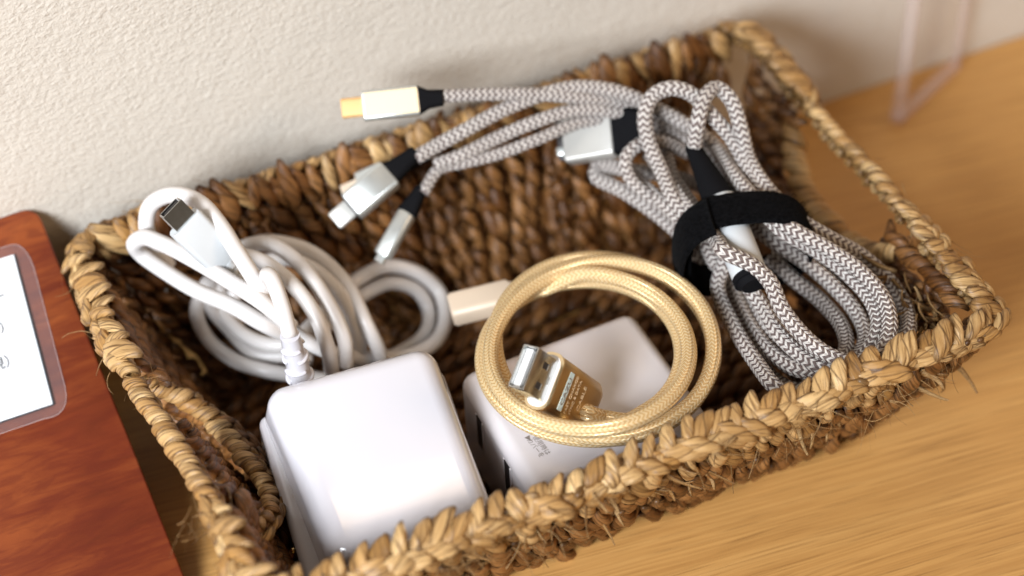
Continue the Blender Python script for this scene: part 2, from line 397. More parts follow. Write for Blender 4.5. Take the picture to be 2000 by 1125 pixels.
# ------------------------------------------------------------------ basket
BW, BD, BH, INS = 116.0, 77.0, 62.0, 27.0
RC = 10.0                                   # rim corner radius
def bow(p):
    c = lambda v: max(0.0, min(1.0, v))
    k = c((30-p.y)/75); k = k*k*(3-2*k)
    return V((p.x+8.0*k*c((-p.x-50)/50), p.y, 0))
def rim_xy(s):
    p, t = rim_xy0(s); return bow(p), t
def rim_xy0(s):
    """s in mm round the rim, start back-left going right along the back"""
    a, b, r = BW-RC, BD-RC, RC
    L = [2*a, math.pi/2*r, 2*b, math.pi/2*r]*2
    s0 = s; s = s % sum(L); cs = [(-a, BD, 1, 0), (a, b), (BW, b, 0, -1), (a, -b), (a, -BD, -1, 0), (-a, -b), (-BW, -b, 0, 1), (-a, b)]
    for i in range(8):
        if s <= L[i]:
            c = cs[i]
            if i % 2 == 0:
                p = V((c[0]+c[2]*s, c[1]+c[3]*s, 0)); t = V((c[2], c[3], 0))
            else:
                th = math.pi/2 - (i-1)/2*math.pi/2 - s/r
                p = V((c[0]+r*math.cos(th), c[1]+r*math.sin(th), 0)); t = V((math.sin(th), -math.cos(th), 0))
            return p, t
        s -= L[i]
PER = 2*(2*(BW-RC)+2*(BD-RC))+2*math.pi*RC
S_BACK = (0, 2*(BW-RC)); 
def wobble(s): return 1.1*math.sin(s*0.031+1)+0.8*math.sin(s*0.083)
def wall_pt(s, z, inset=0.0):
    p, t = rim_xy(s); n = V((t.y, -t.x, 0))     # outward is (t.y,-t.x)? fixed below
    out = V((-t.y, t.x, 0))
    if out.dot(p) < 0: out = -out
    k = (BH-z)/BH
    sag = 2.0*math.sin(k*math.pi)
    q = V((p.x*(1-INS*k/BW), p.y*(1-INS*k/BD), 0)) - out*(inset - sag)
    return V((q.x, q.y, z)), t, out
def in_handle(p, margin=0):
    if p.x > BW-12: return -26-margin < p.y < 30+margin
    if p.x < -BW+20 and abs(p.y) < 60: return -38-margin < p.y < 20+margin
    return False

def lobe_arrays(R, pitch, turns, nu, nl, seed, fat=1.0, kind='rope'):
    """one strand bulge of a twisted rope, rope axis = local x, centred on x=0, bulge facing +z"""
    g = np.random.default_rng(seed); ph = g.uniform(0, 6.28, 6); am = g.uniform(0.5, 1.0, 6)
    n = nl; verts = []; uvs = []
    saw_n = g.integers(2, 4); sawph = g.uniform(0, 1)
    path = []
    for i in range(n):
        t = i/(n-1); a = (t-0.5)*2*math.pi*turns; rr = R*(0.52 if kind == 'rope' else 0.42)
        path.append((pitch*turns*(t-0.5), rr*math.sin(a), rr*math.cos(a), a, t))
    P = np.array([[p[0], p[1], p[2]] for p in path])
    T = np.gradient(P, axis=0); T /= np.linalg.norm(T, axis=1)[:, None]
    for i, (x, y, z, a, t) in enumerate(path):
        rad = np.array([0, math.sin(a), math.cos(a)]); rad = rad-T[i]*rad.dot(T[i]); rad /= np.linalg.norm(rad)
        side = np.cross(T[i], rad)
        e = max(0.0, math.sin(math.pi*min(1, max(0, 0.02+0.96*t))))**0.42
        br = R*0.56*fat*e
        for k in range(nu):
            th = 2*math.pi*k/nu; thw = th+t*1.3
            cre = 0.045*am[0]*math.sin(5*thw+ph[0])+0.035*am[1]*math.sin(9*thw+ph[1]+t*2)+0.022*am[2]*math.sin(15*thw+ph[2]-t*3)+0.015*math.sin(23*thw+ph[3])
            sw = ((thw/(2*math.pi)*saw_n+sawph+t*0.35) % 1.0); cre += 0.22*(sw-0.5)
            rr = br*(1+cre)
            verts.append(P[i]+rad*(rr*0.80*math.cos(th))+side*(rr*1.12*math.sin(th)))
    faces = []
    for i in range(n-1):
        for k in range(nu):
            faces.append((i*nu+k, (i+1)*nu+k, (i+1)*nu+(k+1) % nu, i*nu+(k+1) % nu))
            t0, t1 = i/(n-1), (i+1)/(n-1)
            uvs += [(t0, k/nu), (t1, k/nu), (t1, (k+1)/nu), (t0, (k+1)/nu)]
    faces.append(tuple(range(nu))); uvs += [(0, 0)]*nu
    faces.append(tuple((n-1)*nu+k for k in range(nu-1, -1, -1))); uvs += [(1, 0)]*nu
    return verts, faces, uvs
NV = 9
RATIO = 2.75                                 # pitch / radius
HI = []; LO = []; WALLHI = []; RIMHI = []
for i in range(NV):
    v, f, u = lobe_arrays(1.0, RATIO, 0.98, 26, 18, 100+i, 1.0)
    HI.append(from_arrays('strand_shape', v, f, u, True, [0.0]*len(v)))
    v, f, u = lobe_arrays(1.0, 4.6, 0.95, 18, 16, 300+i, 1.12)
    RIMHI.append(from_arrays('rim_blade_shape', *(lambda a: (a[0], a[1], a[2]))(lobe_arrays(1.0, 10.5, 0.42, 26, 18, 700+i, 1.3, 'blade')), True, None))
    WALLHI.append(from_arrays('wall_strand_shape', v, f, u, True, [0.0]*len(v)))
for i in range(4):
    LO.append(lobe_arrays(1.0, 4.6, 0.95, 9, 9, 300+i, 1.12))
def lobe_mtx(p, t, out, phase, R, jit=0.08, sc=(1, 1, 1)):
    x = t.normalized(); z = (out-x*out.dot(x)).normalized(); y = z.cross(x)
    c, s = math.cos(phase), math.sin(phase)
    zz = z*c+y*s; yy = zz.cross(x)
    k = [R*(1+random.uniform(-jit, jit))*sc[q] for q in range(3)]
    p = p+V([random.uniform(-1, 1)*R*jit*1.2 for _ in range(3)])
    return Matrix(((x.x*k[0]*S, yy.x*k[1]*S, zz.x*k[2]*S, p.x*S), (x.y*k[0]*S, yy.y*k[1]*S, zz.y*k[2]*S, p.y*S),
                   (x.z*k[0]*S, yy.z*k[1]*S, zz.z*k[2]*S, p.z*S), (0, 0, 0, 1)))
basket = empty('seagrass_basket', (0, 0, 0), 'rectangular woven seagrass basket with two rope handles holding the cables', 'basket')
basket.location = (0, 0, 0)
def strand(name, me, mtx, mat):
    if not me.materials: me.materials.append(None)
    o = bpy.data.objects.new(name, me); COL.objects.link(o); o.parent = basket; o.matrix_world = mtx
    o.material_slots[0].link = 'OBJECT'; o.material_slots[0].material = mat
    return o
def rope(path, R, ratio, plies, name, shapes, mat, jit=0.08, sink=None, phase0=0.0):
    """lay lobes of a twisted rope along path (list of (point, outward))"""
    d = [0.0]
    for a, b in zip(path, path[1:]): d.append(d[-1]+(b[0]-a[0]).length)
    pitch = R*ratio; L = d[-1]; n = int(L/pitch*plies)+1; j = 0
    for i in range(n):
        s = (i+0.5)*pitch/plies
        if s > L: break
        while j < len(d)-2 and d[j+1] < s: j += 1
        f = (s-d[j])/max(1e-6, d[j+1]-d[j]); p = path[j][0].lerp(path[j+1][0], f); t = path[j+1][0]-path[j][0]; out = path[j][1]
        # ply k's helix phase advances with s: bulge centres fall on alternating sides unless phase is tied to ply index
        ph = phase0 + (2*math.pi*i/plies)*1.0 + 2*math.pi*s/pitch
        sink(name, shapes, p, t, out, ph, R, jit, mat)
def sink_obj(name, shapes, p, t, out, ph, R, jit, mat):
    strand(name, random.choice(shapes), lobe_mtx(p, t, out, ph, R, jit), mat)
# --- rim (thick) and handles (thin)
ps = []; n = int(PER/2)
rimrad = []
for i in range(n+1):
    s = PER*i/n; p, t, out = wall_pt(s, BH); p = p+V((0, 0, wobble(s))); ps.append((p, (V((0, 0, 1))+out*0.3).normalized(), in_handle(p)))
def plait(path):
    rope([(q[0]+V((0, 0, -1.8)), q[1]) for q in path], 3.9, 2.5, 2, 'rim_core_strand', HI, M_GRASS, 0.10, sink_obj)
    d = [0.0]
    for a, b in zip(path, path[1:]): d.append(d[-1]+(b[0]-a[0]).length)
    s = 1.0; i = 0; j = 0
    while s < d[-1]-1:
        while j < len(d)-2 and d[j+1] < s: j += 1
        f = (s-d[j])/max(1e-6, d[j+1]-d[j]); p = path[j][0].lerp(path[j+1][0], f); t = (path[j+1][0]-path[j][0]).normalized()
        out, _ = path[j][1], 0
        # face of the plait looks up and outwards
        oh = V((t.y, -t.x, 0)); oh = oh if oh.dot(p) > 0 else -oh
        nrm = (V((0, 0, 1))*0.80+oh*0.60).normalized(); lat = nrm.cross(t).normalized()
        sg_ = 1 if i % 2 else -1
        if p.y > 62 and abs(p.x) < BW-8:                 # along the back the wall blades simply loop over the edge
            side_ = -oh
            dr = (V((0, 0, -1))*random.uniform(0.8, 1.1)+side_*0.35+t*random.uniform(-0.35, 0.5)).normalized()
            c = p+side_*random.uniform(2.6, 3.8)+V((0, 0, random.uniform(-3.5, -1.0)))
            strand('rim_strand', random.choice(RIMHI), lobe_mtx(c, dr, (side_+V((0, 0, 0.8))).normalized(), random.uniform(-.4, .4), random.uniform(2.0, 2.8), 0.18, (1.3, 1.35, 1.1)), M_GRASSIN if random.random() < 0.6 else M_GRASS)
            s += random.uniform(3.4, 4.8); i += 1; continue
        ang = sg_*math.radians(random.uniform(18, 58))
        dr = (t*math.cos(ang)-lat*math.sin(ang)).normalized()
        c = p+lat*(sg_*random.uniform(1.3, 2.1))+nrm*(random.uniform(0.3, 1.6))
        mt_ = lobe_mtx(c, dr, (nrm+lat*sg_*0.55).normalized(), random.uniform(-0.3, 0.3), random.uniform(1.75, 2.6), 0.22, (1.15, random.uniform(1.2, 1.65), 1.2))
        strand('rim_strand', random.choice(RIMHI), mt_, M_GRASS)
        s += random.uniform(2.2, 3.3); i += 1
runs = []; cur = [ps[0]]
start = next(i for i in range(n) if ps[i][2] != ps[i-1][2] and i > 0)
order = [ps[(start+i) % n] for i in range(n)]
cur = [order[0]]
for a in order[1:]:
    if a[2] == cur[-1][2]: cur.append(a)
    else: runs.append(cur); cur = [cur[-1], a][-1:]
runs.append(cur)
for run in runs:
    h = run[0][2]
    path = [(a[0]+(V((0, 0, -0.6)) if h else V((0, 0, 0))), a[1]) for a in run]
    if h:
        ext = 6; path = [(path[0][0]-(path[1][0]-path[0][0])*3, path[0][1])]+path+[(path[-1][0]+(path[-1][0]-path[-2][0])*3, path[-1][1])]
        rope(path, 3.8, 2.6, 2, 'handle_strand', HI, M_GRASS, 0.13, sink_obj)
    else:
        plait(path)
# --- hole bottom ropes (double rope under each hand hole)
def hole_line(side, z, y0, y1, inset=0.0):
    pts = []
    for i in range(30):
        y = y0+(y1-y0)*i/29; k = (BH-z)/BH
        zz = z + 12*(abs(2*i/29-1)**3.0)
        x = BW-INS*(BH-zz)/BH+(3 if side < 0 else 0)
        pts.append((bow(V((side*(x-inset-(13*(1-abs(2*i/29-1)**4) if side < 0 else 0)), y, 0)))+V((0, 0, zz)), V((side*0.6, 0, 0.8))))
    return pts
for side, y0, y1 in ((1, -31, 33), (-1, -44, 26)):
    rope(hole_line(side, 40 if side > 0 else 36, y0, y1), 4.3 if side > 0 else 3.9, 2.6, 2, 'hole_rope_strand', HI, M_GRASS if side < 0 else M_GRASS, 0.10, sink_obj)
# --- walls
cands = []
def collect(name, shapes, p, t, out, ph, R, jit, mat):
    cands.append((p.copy(), lobe_mtx(p, t, out, ph, R, jit), mat))
nper = int(PER/6.3)
layer2 = []
def collect2(name, shapes, p, t, out, ph, R, jit, mat): layer2.append(lobe_mtx(p, t, out, ph, R, jit))
for i in range(nper):
    s = PER*(i+0.02)/nper; p0, t, out = wall_pt(s, BH)
    if abs(p0.x) < BW-3 and not (p0.x > 70 and p0.y > 0):
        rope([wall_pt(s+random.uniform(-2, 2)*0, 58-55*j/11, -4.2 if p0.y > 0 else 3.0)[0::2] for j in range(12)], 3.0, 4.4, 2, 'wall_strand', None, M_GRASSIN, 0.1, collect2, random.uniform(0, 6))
for i in range(nper):
    s = PER*(i+0.5)/nper; p0, t, out = wall_pt(s, BH)
    side_wall = abs(p0.x) > BW-3
    lean = random.uniform(-5, 5); ztop = BH-2; zb = 2.5
    hole = in_handle(p0, 1)
    if side_wall and (i % 3): continue
    if hole: ztop = 36 if p0.x > 0 else 20
    path = []
    for j in range(12):
        z = ztop+(zb-ztop)*j/11; q, _, o2 = wall_pt(s+lean*(j/11)+1.2*math.sin(j*1.1+i), z)
        path.append((q, o2))
    front = p0.y < -BD+4
    if front:
        rope([(q+o2*0.4, o2) for q, o2 in path], random.uniform(3.4, 4.3), 4.4, 2, 'wall_strand', None, M_GRASS, 0.2, collect, random.uniform(0, 6))
        continue
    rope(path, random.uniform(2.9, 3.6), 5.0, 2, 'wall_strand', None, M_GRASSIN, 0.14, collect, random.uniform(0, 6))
# horizontal ropes on the two end walls, and one row low on the long walls
for side in (1, -1):
    for row in range(8):
        z = 55-row*6.6
        path = []
        for j in range(40):
            y = -62+124*j/39
            yy0, yy1 = (-27, 31) if side > 0 else (-39, 22)
            zz = z+1.2*math.sin(j*0.5+row)
            if zz > 38 and yy0 < y < yy1:
                if len(path) > 3: rope(path, 3.4, 3.6, 2, 'wall_strand', None, M_GRASSIN, 0.14, collect, random.uniform(0, 6))
                path = []; continue
            x = BW-INS*(BH-zz)/BH-1.2+1.5*math.sin(math.pi*(BH-zz)/BH)
            if side < 0 and -42 < y < 26: x -= 14*math.sin(math.pi*(y+42)/68)**0.7*max(0, min(1, zz/38))
            path.append((bow(V((side*x, y*(1-0.30*(BH-zz)/BH), 0)))+V((0, 0, zz)), V((side, 0, 0.3))))
        if len(path) > 3: rope(path, 3.4, 3.6, 2, 'wall_strand', None, M_GRASSIN, 0.14, collect, random.uniform(0, 6))
# floor ropes
for k in range(15):
    y = -49+7*k
    path = [(V((-88+176*j/30, y+0.8*math.sin(j*0.7+k), 3.2)), V((0, 0, 1))) for j in range(31)]
    rope(path, 3.6, 4.0, 2, 'wall_strand', None, M_GRASSIN, 0.12, collect, random.uniform(0, 6))
def proj(p):
    d = p-CAM; z = d.dot(cf); return 1000+FPX*d.dot(cr)/z, 562.5-FPX*d.dot(cu)/z
def score(c):
    x, y = proj(c[0])
    if not (-20 < x < 2020 and -20 < y < 1145): return 1e6+c[0].z*-1
    p = c[0]; vis = 0.0
    if p.y > 40 and p.z > 12: vis = 300                    # back wall, seen from inside
    elif abs(p.x) > 85 and p.z > 8: vis = 260              # end walls
    elif p.y < -45 and p.z > 12: vis = 280                 # outside of the front
    else: vis = 50
    return -(vis+p.z)
random.seed(11)
cands.sort(key=score)
J = Join(); NBIG = 300
for i, (p, mt, mat) in enumerate(cands):
    if p.x > 88 and p.y > 45 and p.z > 25 and random.random() < 0.22: continue     # small gaps near the far corner
    if i < NBIG: strand('wall_strand', random.choice(WALLHI), mt, mat)
    else:
        v, f, u = random.choice(LO); J.add([(mt @ V(q))*(1/S) for q in v], f, u, random.random())
for mt in layer2:
    v, f, u = random.choice(LO); J.add([(mt @ V(q))*(1/S) for q in v], f, u, random.random())
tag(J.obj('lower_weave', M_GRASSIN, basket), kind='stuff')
# --- loose blade ends and hairs
J = Join()
def wisp(p, d, L, w, curl=0.6, n=7):
    d = d.normalized(); ax = V([random.gauss(0, 1) for _ in range(3)]); ax = (ax-d*ax.dot(d)).normalized()
    pts = [p]; q = p.copy(); dd = d.copy()
    for i in range(n):
        dd = (dd+ax*curl*random.uniform(0.0, 0.45)).normalized(); q = q+dd*L/n; pts.append(q.copy())
    J.add(*tube_arrays(pts, lambda i, m, s: (w*(1-i/m*0.8), w*0.3*(1-i/m*0.7)), 5), random.random())
random.seed(5)
for k in range(150):
    s = random.choice([random.uniform(0, PER), random.uniform(2*BW+2*BD, 4*BW+2*BD)]) % PER
    p, t, out = wall_pt(s, BH)
    if in_handle(p, -4) and random.random() < 0.7: continue
    p = p+V((0, 0, random.uniform(-6, 3)))+out*4
    wisp(p, out*random.uniform(0, 1)+t*random.uniform(-1, 1)+V((0, 0, random.uniform(-1.2, 0.35))), random.uniform(4, 13), random.uniform(0.10, 0.28), 0.7)
for cx, cy, cz, cnt in ((-57, -81, 55, 46), (-30, -79, 50, 22), (46, -80, 52, 22), (-113, 12, 60, 14), (98, -70, 52, 20), (-112, -44, 62, 26), (75, -80, 50, 18)):
    for k in range(cnt):
        wisp(V((cx+random.gauss(0, 4), cy+random.gauss(0, 1), cz+random.gauss(0, 2.5))), V((random.gauss(0, 1), -0.6+random.gauss(0, .6), random.gauss(-0.3, 0.8))), random.uniform(4, 12), random.uniform(0.08, 0.3), 1.0)
for k in range(150):                                                   # torn flat blades under the front rim and inside corners
    if k < 100: p = V((random.uniform(-110, 112), -75-random.uniform(0, 4), random.uniform(34, 56))); d = V((random.gauss(0, .8), -0.35, random.gauss(-0.7, .5)))
    else: p = V((random.uniform(99, 108), random.uniform(-62, -36), random.uniform(40, 56))); d = V((-0.5+random.gauss(0, .5), random.gauss(0, .8), random.gauss(-0.1, .5)))
    k2 = (BH-p.z)/BH
    if k < 100: p.y = -(BD-INS*k2)-2.0
    wisp(p, d, random.uniform(5, 13), random.uniform(0.7, 1.5), 0.8, 6)
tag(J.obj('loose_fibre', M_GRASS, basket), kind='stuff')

# ------------------------------------------------------------------ plug pieces
def usb_a(root, o, ax, wd, body, shell_l=12.0, shell_mat=None):
    """o = centre of the body's mouth; ax towards the tip; wd across the wide side"""
    pass

# ------------------------------------------------------------------ charger with white cable
ch = empty('wall_charger', (-62, -40, 12), 'glossy white wall charger with a coiled white round cable and small metal tipped plug', 'charger')
# housing corners from the place of its top face (z = 56)
TLc, TRc, BRc, BLc = at(514, 752, 60), at(842, 662, 60), at(976, 1012, 45), at(652, 1102, 45)
cen = (TLc+TRc+BRc+BLc)/4
ax = ((TRc-TLc)+(BRc-BLc)).normalized(); ayd = ((BLc-TLc)+(BRc-TRc)).normalized()
mt = frame(cen, ax, -ayd)                   # x right, y away from the viewer, z up out of the top face
mi = mt.inverted()
lc = {k: mi @ (q*S) for k, q in ((( -1, 1), TLc), ((1, 1), TRc), ((1, -1), BRc), ((-1, -1), BLc))}
TH = 33.0
def slab(c, grow=0.0, out=1.5):
    q = lc[(1 if c.x > 0 else -1, 1 if c.y > 0 else -1)]; g = grow
    x = q.x+((out if c.x > 0 else 3.5*out) if c.z < 0 else 0)*(1 if c.x > 0 else -1); y = q.y+g*(1 if c.y > 0 else -1)
    return (x, y, q.z+(0 if c.z > 0 else -TH))
bm = bmesh.new(); bx(bm, (0, 0, 0), (1, 1, 1), bevel=6.0, seg=8, verts_fn=slab)
bmesh.ops.transform(bm, matrix=mt, verts=bm.verts); me = bm_mesh('housing', bm, True); link('housing', me, M_WHITE, ch)
Wd = (TRc-TLc).length; Ld = (TLc-BLc).length
shaped('lower_shell', mt, M_WHITE, ch, [((-1.9, 0, -22), (Wd+6.2, Ld-4, 18), dict(bevel=3.0, seg=4))])
rec = shaped('prong_recess', mt, M_DARK, ch, [((-Wd/2-2.9, -Ld/2+11, -21), (4.6, 12, 13), dict(bevel=1.5, seg=3))])
for dy in (-3.0, 3.0):
    lathe('prong', mt @ Matrix.Translation((-Wd/2-5.0, -Ld/2+11+dy, -20)) @ Matrix.Rotation(math.pi, 4, 'Z'), [(0, 4.6), (0.7, 4.9), (1.3, 4.5), (1.6, 3.4)], M_BRASS, rec, 24, 0.30, 1.0)
# strain relief and cable
p0 = at(588, 742, 46); p1 = at(566, 655, 66)
axr = (p1-p0).normalized(); Lr = (p1-p0).length
mr = frame(p0, axr, V((1, 0, 0)))
lathe('strain_relief', mr, [(-3, 3.7), (0, 3.6), (Lr*0.55, 3.2), (Lr, 2.9)], M_WHITE, ch, 24)
for k in range(4):
    x = 2.0+k*Lr*0.22
    for a0 in ((0, 2.35) if k % 2 else (1.2, 3.5)):
        pth = []
        for j in range(9):
            a = a0*1.33+j/8*2.0; rr = 3.72-k*0.17; pth.append((mr @ V((x+0, rr*math.cos(a), rr*math.sin(a))))*(1/S))
        tube('relief_ring', pth, 0.62, M_WHITE, ch, 8)
def pz(L):
    out = []
    for px, py, z in L:                     # keep every point inside the basket walls
        p = at(px, py, z)
        for _ in range(60):
            if p.z > 58: break
            k = (BH-p.z)/BH
            if p.y > BD-INS*k-7.5: z += 1
            elif p.y < -(BD-INS*k-6.0): z -= 1
            else: break
            p = at(px, py, z)
        out.append(p)
    return out
RWC = 2.35
# stub leaving the charger and diving under the coil
cable_pts = pz([(566, 655, 66), (552, 600, 74), (533, 548, 80), (523, 536, 77), (527, 560, 66), (545, 620, 52), (590, 660, 42), (650, 690, 34), (735, 700, 25),
                (800, 694, 20), (850, 668, 17), (870, 620, 15), (858, 570, 15), (815, 532, 16), (755, 520, 18), (700, 545, 24), (640, 600, 30), (560, 672, 30), (480, 655, 30), (432, 600, 34), (432, 540, 42), (470, 486, 52), (530, 478, 58), (590, 520, 57), (640, 590, 52), (672, 660, 44), (676, 715, 34)])
tube('cable', cable_pts, RWC, M_CABLEW, ch, 20)
cp2 = pz([(690, 720, 18), (780, 690, 14), (828, 655, 13), (838, 610, 13), (815, 568, 13), (765, 552, 15), (715, 572, 22), (650, 625, 26), (580, 688, 24), (500, 690, 24), (450, 645, 26), (410, 590, 28), (425, 520, 36), (500, 475, 46), (560, 476, 50), (620, 500, 48), (680, 560, 44), (712, 625, 40), (742, 690, 30), (745, 730, 20)])
tube('cable', cp2, RWC, M_CABLEW, ch, 20)
cp3 = pz([(650, 735, 30), (640, 680, 44), (618, 620, 52), (575, 560, 58), (520, 515, 60), (478, 500, 60), (440, 520, 50), (400, 560, 38), (384, 610, 30), (405, 660, 26), (455, 702, 24), (520, 724, 24), (590, 735, 20), (650, 745, 16)])
tube('cable', cp3, RWC, M_CABLEW, ch, 20)
cp4 = pz([(570, 640, 56), (520, 596, 64), (455, 553, 68), (380, 508, 70), (318, 476, 71), (280, 464, 70), (262, 476, 67), (275, 496, 62), (322, 530, 58), (385, 568, 56), (455, 598, 55), (510, 630, 52), (555, 652, 44), (600, 670, 34)])
tube('cable', cp4, RWC*1.06, M_CABLEW, ch, 20)
cp5 = pz([(330, 520, 52), (300, 482, 60), (286, 440, 70), (293, 403, 76), (322, 383, 80), (358, 382, 82), (395, 400, 82), (430, 440, 80), (462, 490, 76), (497, 545, 70), (528, 592, 60), (560, 640, 46), (575, 690, 30)])
tube('cable', cp5, RWC*1.06, M_CABLEW, ch, 20)
# two more turns low in the coil
tube('cable', pz([(700, 720, 22), (700, 650, 36), (668, 580, 44), (610, 525, 48), (548, 505, 46), (480, 530, 36), (455, 590, 26), (470, 650, 20), (530, 690, 16), (610, 700, 14)]), RWC, M_CABLEW, ch, 20)
# small plug on the free end (pale housing, dark metal mouth)
mo = at(360, 433, 84)
axp = cv(-60, -68, 52); wdp = cv(-35, 50, 8)
mp = frame(mo, axp, wdp)                    # x towards the tip
body = stadium('plug_body', mp, [(-19.5, 2.2, 2.0, 1.5), (-17, 4.4, 2.9, 1.6), (-14, 5.4, 3.2, 1.6), (-0.6, 5.5, 3.3, 1.5), (0, 5.1, 2.9, 1.3)], M_CONW, ch)
sh = shaped('plug_shell', mp, M_STEEL, body, [((3.0, 0, 1.75), (6.4, 7.4, 0.35)), ((3.0, 0, -1.75), (6.4, 6.4, 0.35)), ((3.0, 3.55, 0), (6.4, 0.35, 3.2)), ((3.0, -3.55, 0), (6.4, 0.35, 3.2))])
shaped('plug_tongue', mp, M_DARK, body, [((2.0, 0, 0), (6.6, 6.4, 2.9)), ((4.9, 0, -0.3), (2.0, 5.2, 0.8))])
pe = (mp @ V((-19, 0, 0)))*(1/S); pe2 = (mp @ V((-28, 0, 0)))*(1/S)
axm = frame(pe, pe2-pe, V((1, 0, 0)))
lathe('plug_boot', axm, [(-1, 2.9)]+[q for k in range(5) for q in ((k*1.9, 2.85-k*.1), (k*1.9+1.1, 2.85-k*.1), (k*1.9+1.15, 2.2), (k*1.9+1.75, 2.2))]+[(9.6, 2.0)], M_CONW, body, 20)
tube('cable', [pe2, pe2+(pe2-pe)*0.6+V((1, -2, -3)), at(545, 610, 50), at(600, 680, 30)], 2.0, M_CABLEW, ch, 14)

# ------------------------------------------------------------------ cube tap
cube = empty('plug_adapter', (5, -30, 0), 'dull white cube shaped outlet adapter lying under the gold cable', 'adapter')
ZC = 42.0
a, b2, d = at(1228, 590, ZC), at(898, 735, ZC), at(1392, 812, ZC)
axc = (d-a).normalized(); ayc = (b2-a).normalized(); Lx = (d-a).length; Ly = (b2-a).length
cc = (b2+d)/2
mc = frame((cc.x, cc.y, 0), axc, ayc)
if mc.determinant() < 0: pass
zsgn = 1 if (V(axc).cross(V(ayc))).z > 0 else -1
shaped('housing', mc, M_CUBEW, cube, [((0, 0, zsgn*(ZC/2+2.5)), (Lx, Ly, ZC-5), dict(bevel=4.6, seg=7, verts_fn=lambda c: (c.x-(6 if c.x > 0 and abs(c.z) < 15 else 0), c.y, c.z)))])
# slots in the left side (local +y side), sunk frames
for sx_, szc in ((-0.2*Lx, 30), (0.17*Lx, 30)):
    fr = shaped('socket_slot', mc, M_DARK, cube, [((sx_, Ly/2+0.02, zsgn*szc), (3.8, 0.5, 13.5), dict(bevel=0.2, seg=1))])
    shaped('slot_lip', mc, M_CUBEW, fr, [((sx_+2.2, Ly/2+0.05, zsgn*szc), (0.7, 0.6, 13.5)), ((sx_-2.2, Ly/2+0.05, zsgn*szc), (0.7, 0.6, 13.5)), ((sx_, Ly/2+0.05, zsgn*(szc-6.6)), (3.2, 0.6, 0.8))])
# small print near the front corner of the top
pc = at(1032, 856, ZC+0.06); ez = V((0, 0, 1)); ydir = (at(1062, 880, ZC)-at(1038, 850, ZC)).normalized()
mtx = frame(pc, ydir, V((-ydir.y, ydir.x, 0)))
bm = bmesh.new(); vs = [bm.verts.new(mtx @ V(q)) for q in ((-0.8, -0.9, 0.0), (1.0, 0, 0.0), (-0.8, 0.9, 0.0))]; bm.faces.new(vs)
link('printed_arrow', bm_mesh('printed_arrow', bm, False), M_GREYINK, cube)
text('printed_words', '使用時は\nカバーを', mtx @ Matrix.Translation((4.2, 0.8, 0)), 2.0, M_GREYINK, cube, depth=0.01)

# ------------------------------------------------------------------ gold cable coil
gc = empty('gold_usb_cable', (5, -30, 45), 'gold braided charging cable coiled in a ring on the white cube', 'cable')
RG = 2.35
gp = []
def E(cx, cy, rx, ry, ang, z, tilt=0.0):
    a = math.radians(ang); return (cx+rx*math.cos(a), cy-ry*math.sin(a), z+tilt*math.sin(a))
# four turns seen as ellipses; (px,py) about (1160, 680)
loops = [  # cx, cy, rx, ry, z at sides, back tilt
  (1166, 700, 160, 130, 47.5, 0), (1158, 687, 236, 172, 48, -2), (1190, 672, 208, 184, 54, 2), (1146, 697, 196, 142, 59, -5), (1176, 676, 214, 170, 60, 0)]
ctrl = []
ctrl += [(1146, 806, 54), (1175, 815, 50), (1225, 822, 48.5)]
total = 3.478; n0 = 0; steps = int(total*16)
for k in range(steps+1):
    ang = -62+360*(k/16); idx = (k/16)
    i0 = int(idx) % len(loops); i1 = min(i0+1, len(loops)-1); fr_ = idx-int(idx); fr_ = fr_*fr_*(3-2*fr_)
    A, B = loops[i0], loops[i1]; q = [x*(1-fr_)+y*fr_ for x, y in zip(A, B)]
    e = E(q[0], q[1], q[2], q[3], ang, q[4], q[5]); ctrl.append(e)
ctrl += [(1060, 565, 50), (1010, 570, 42)]
tube('cable', pz(ctrl), RG, M_GOLDBRAID, gc, 20)
# beige far plug
q0, q1 = at(1000, 576, 40), at(880, 606, 38)
mB = frame(q0, q1-q0, V((0, 0, 1)).cross(q1-q0))
stadium('far_plug_body', mB, [(-6, 2.8, 2.8, 2.7), (0, 4.4, 3.2, 2.4), (1, 5.0, 3.5, 1.8), ((q1-q0).length-1, 5.0, 3.5, 1.8), ((q1-q0).length, 4.4, 3.0, 1.6)], M_BEIGE, gc)
# USB-A plug
oc = at(1064, 744, 68)
axg = cr*(-.51)+cu*.37+(-cf)*.77; wdg = cr*(-.36)-cu*.92+(-cf)*.2
mg = frame(oc, axg, wdg)
if mg.to_3x3().col[2].dot(cr) < 0: pass
nz = mg.to_3x3().col[2].normalized()
sg = 1 if nz.dot(cr) > 0 else -1
body = stadium('plug_body', mg, [(-24.5, 6.4, 2.8, 2.6), (-23.8, 7.3, 3.6, 3.0), (-22.0, 8.1, 4.1, 3.2), (-0.5, 8.3, 4.2, 3.6), (0, 8.1, 4.0, 3.5)], M_GOLD, gc)
stadium('mouth_rim', mg, [(-0.3, 8.45, 4.35, 3.7), (0.25, 8.45, 4.35, 3.7), (0.3, 8.2, 4.1, 3.5)], M_RIM, body)
stadium('mouth_insert', mg, [(-0.2, 7.7, 3.6, 3.2), (0.6, 7.6, 3.5, 3.1)], M_INSUL, body)
w2, h2 = 12.0, 4.9; th = 0.4; SL = 11.5
shell = shaped('plug_shell', mg, M_STEEL, body, [((SL/2, 0, h2/2), (SL, w2, th), dict(bevel=0.12, seg=2)), ((SL/2, 0, -h2/2), (SL, w2, th), dict(bevel=0.12, seg=2)),
      ((SL/2, w2/2, 0), (SL, th, h2), dict(bevel=0.12, seg=2)), ((SL/2, -w2/2, 0), (SL, th, h2), dict(bevel=0.12, seg=2))])
shaped('plug_tongue', mg, M_INSUL, body, [((SL/2-0.6, 0, -sg*1.0), (SL-1.6, w2-1.0, 2.2))])
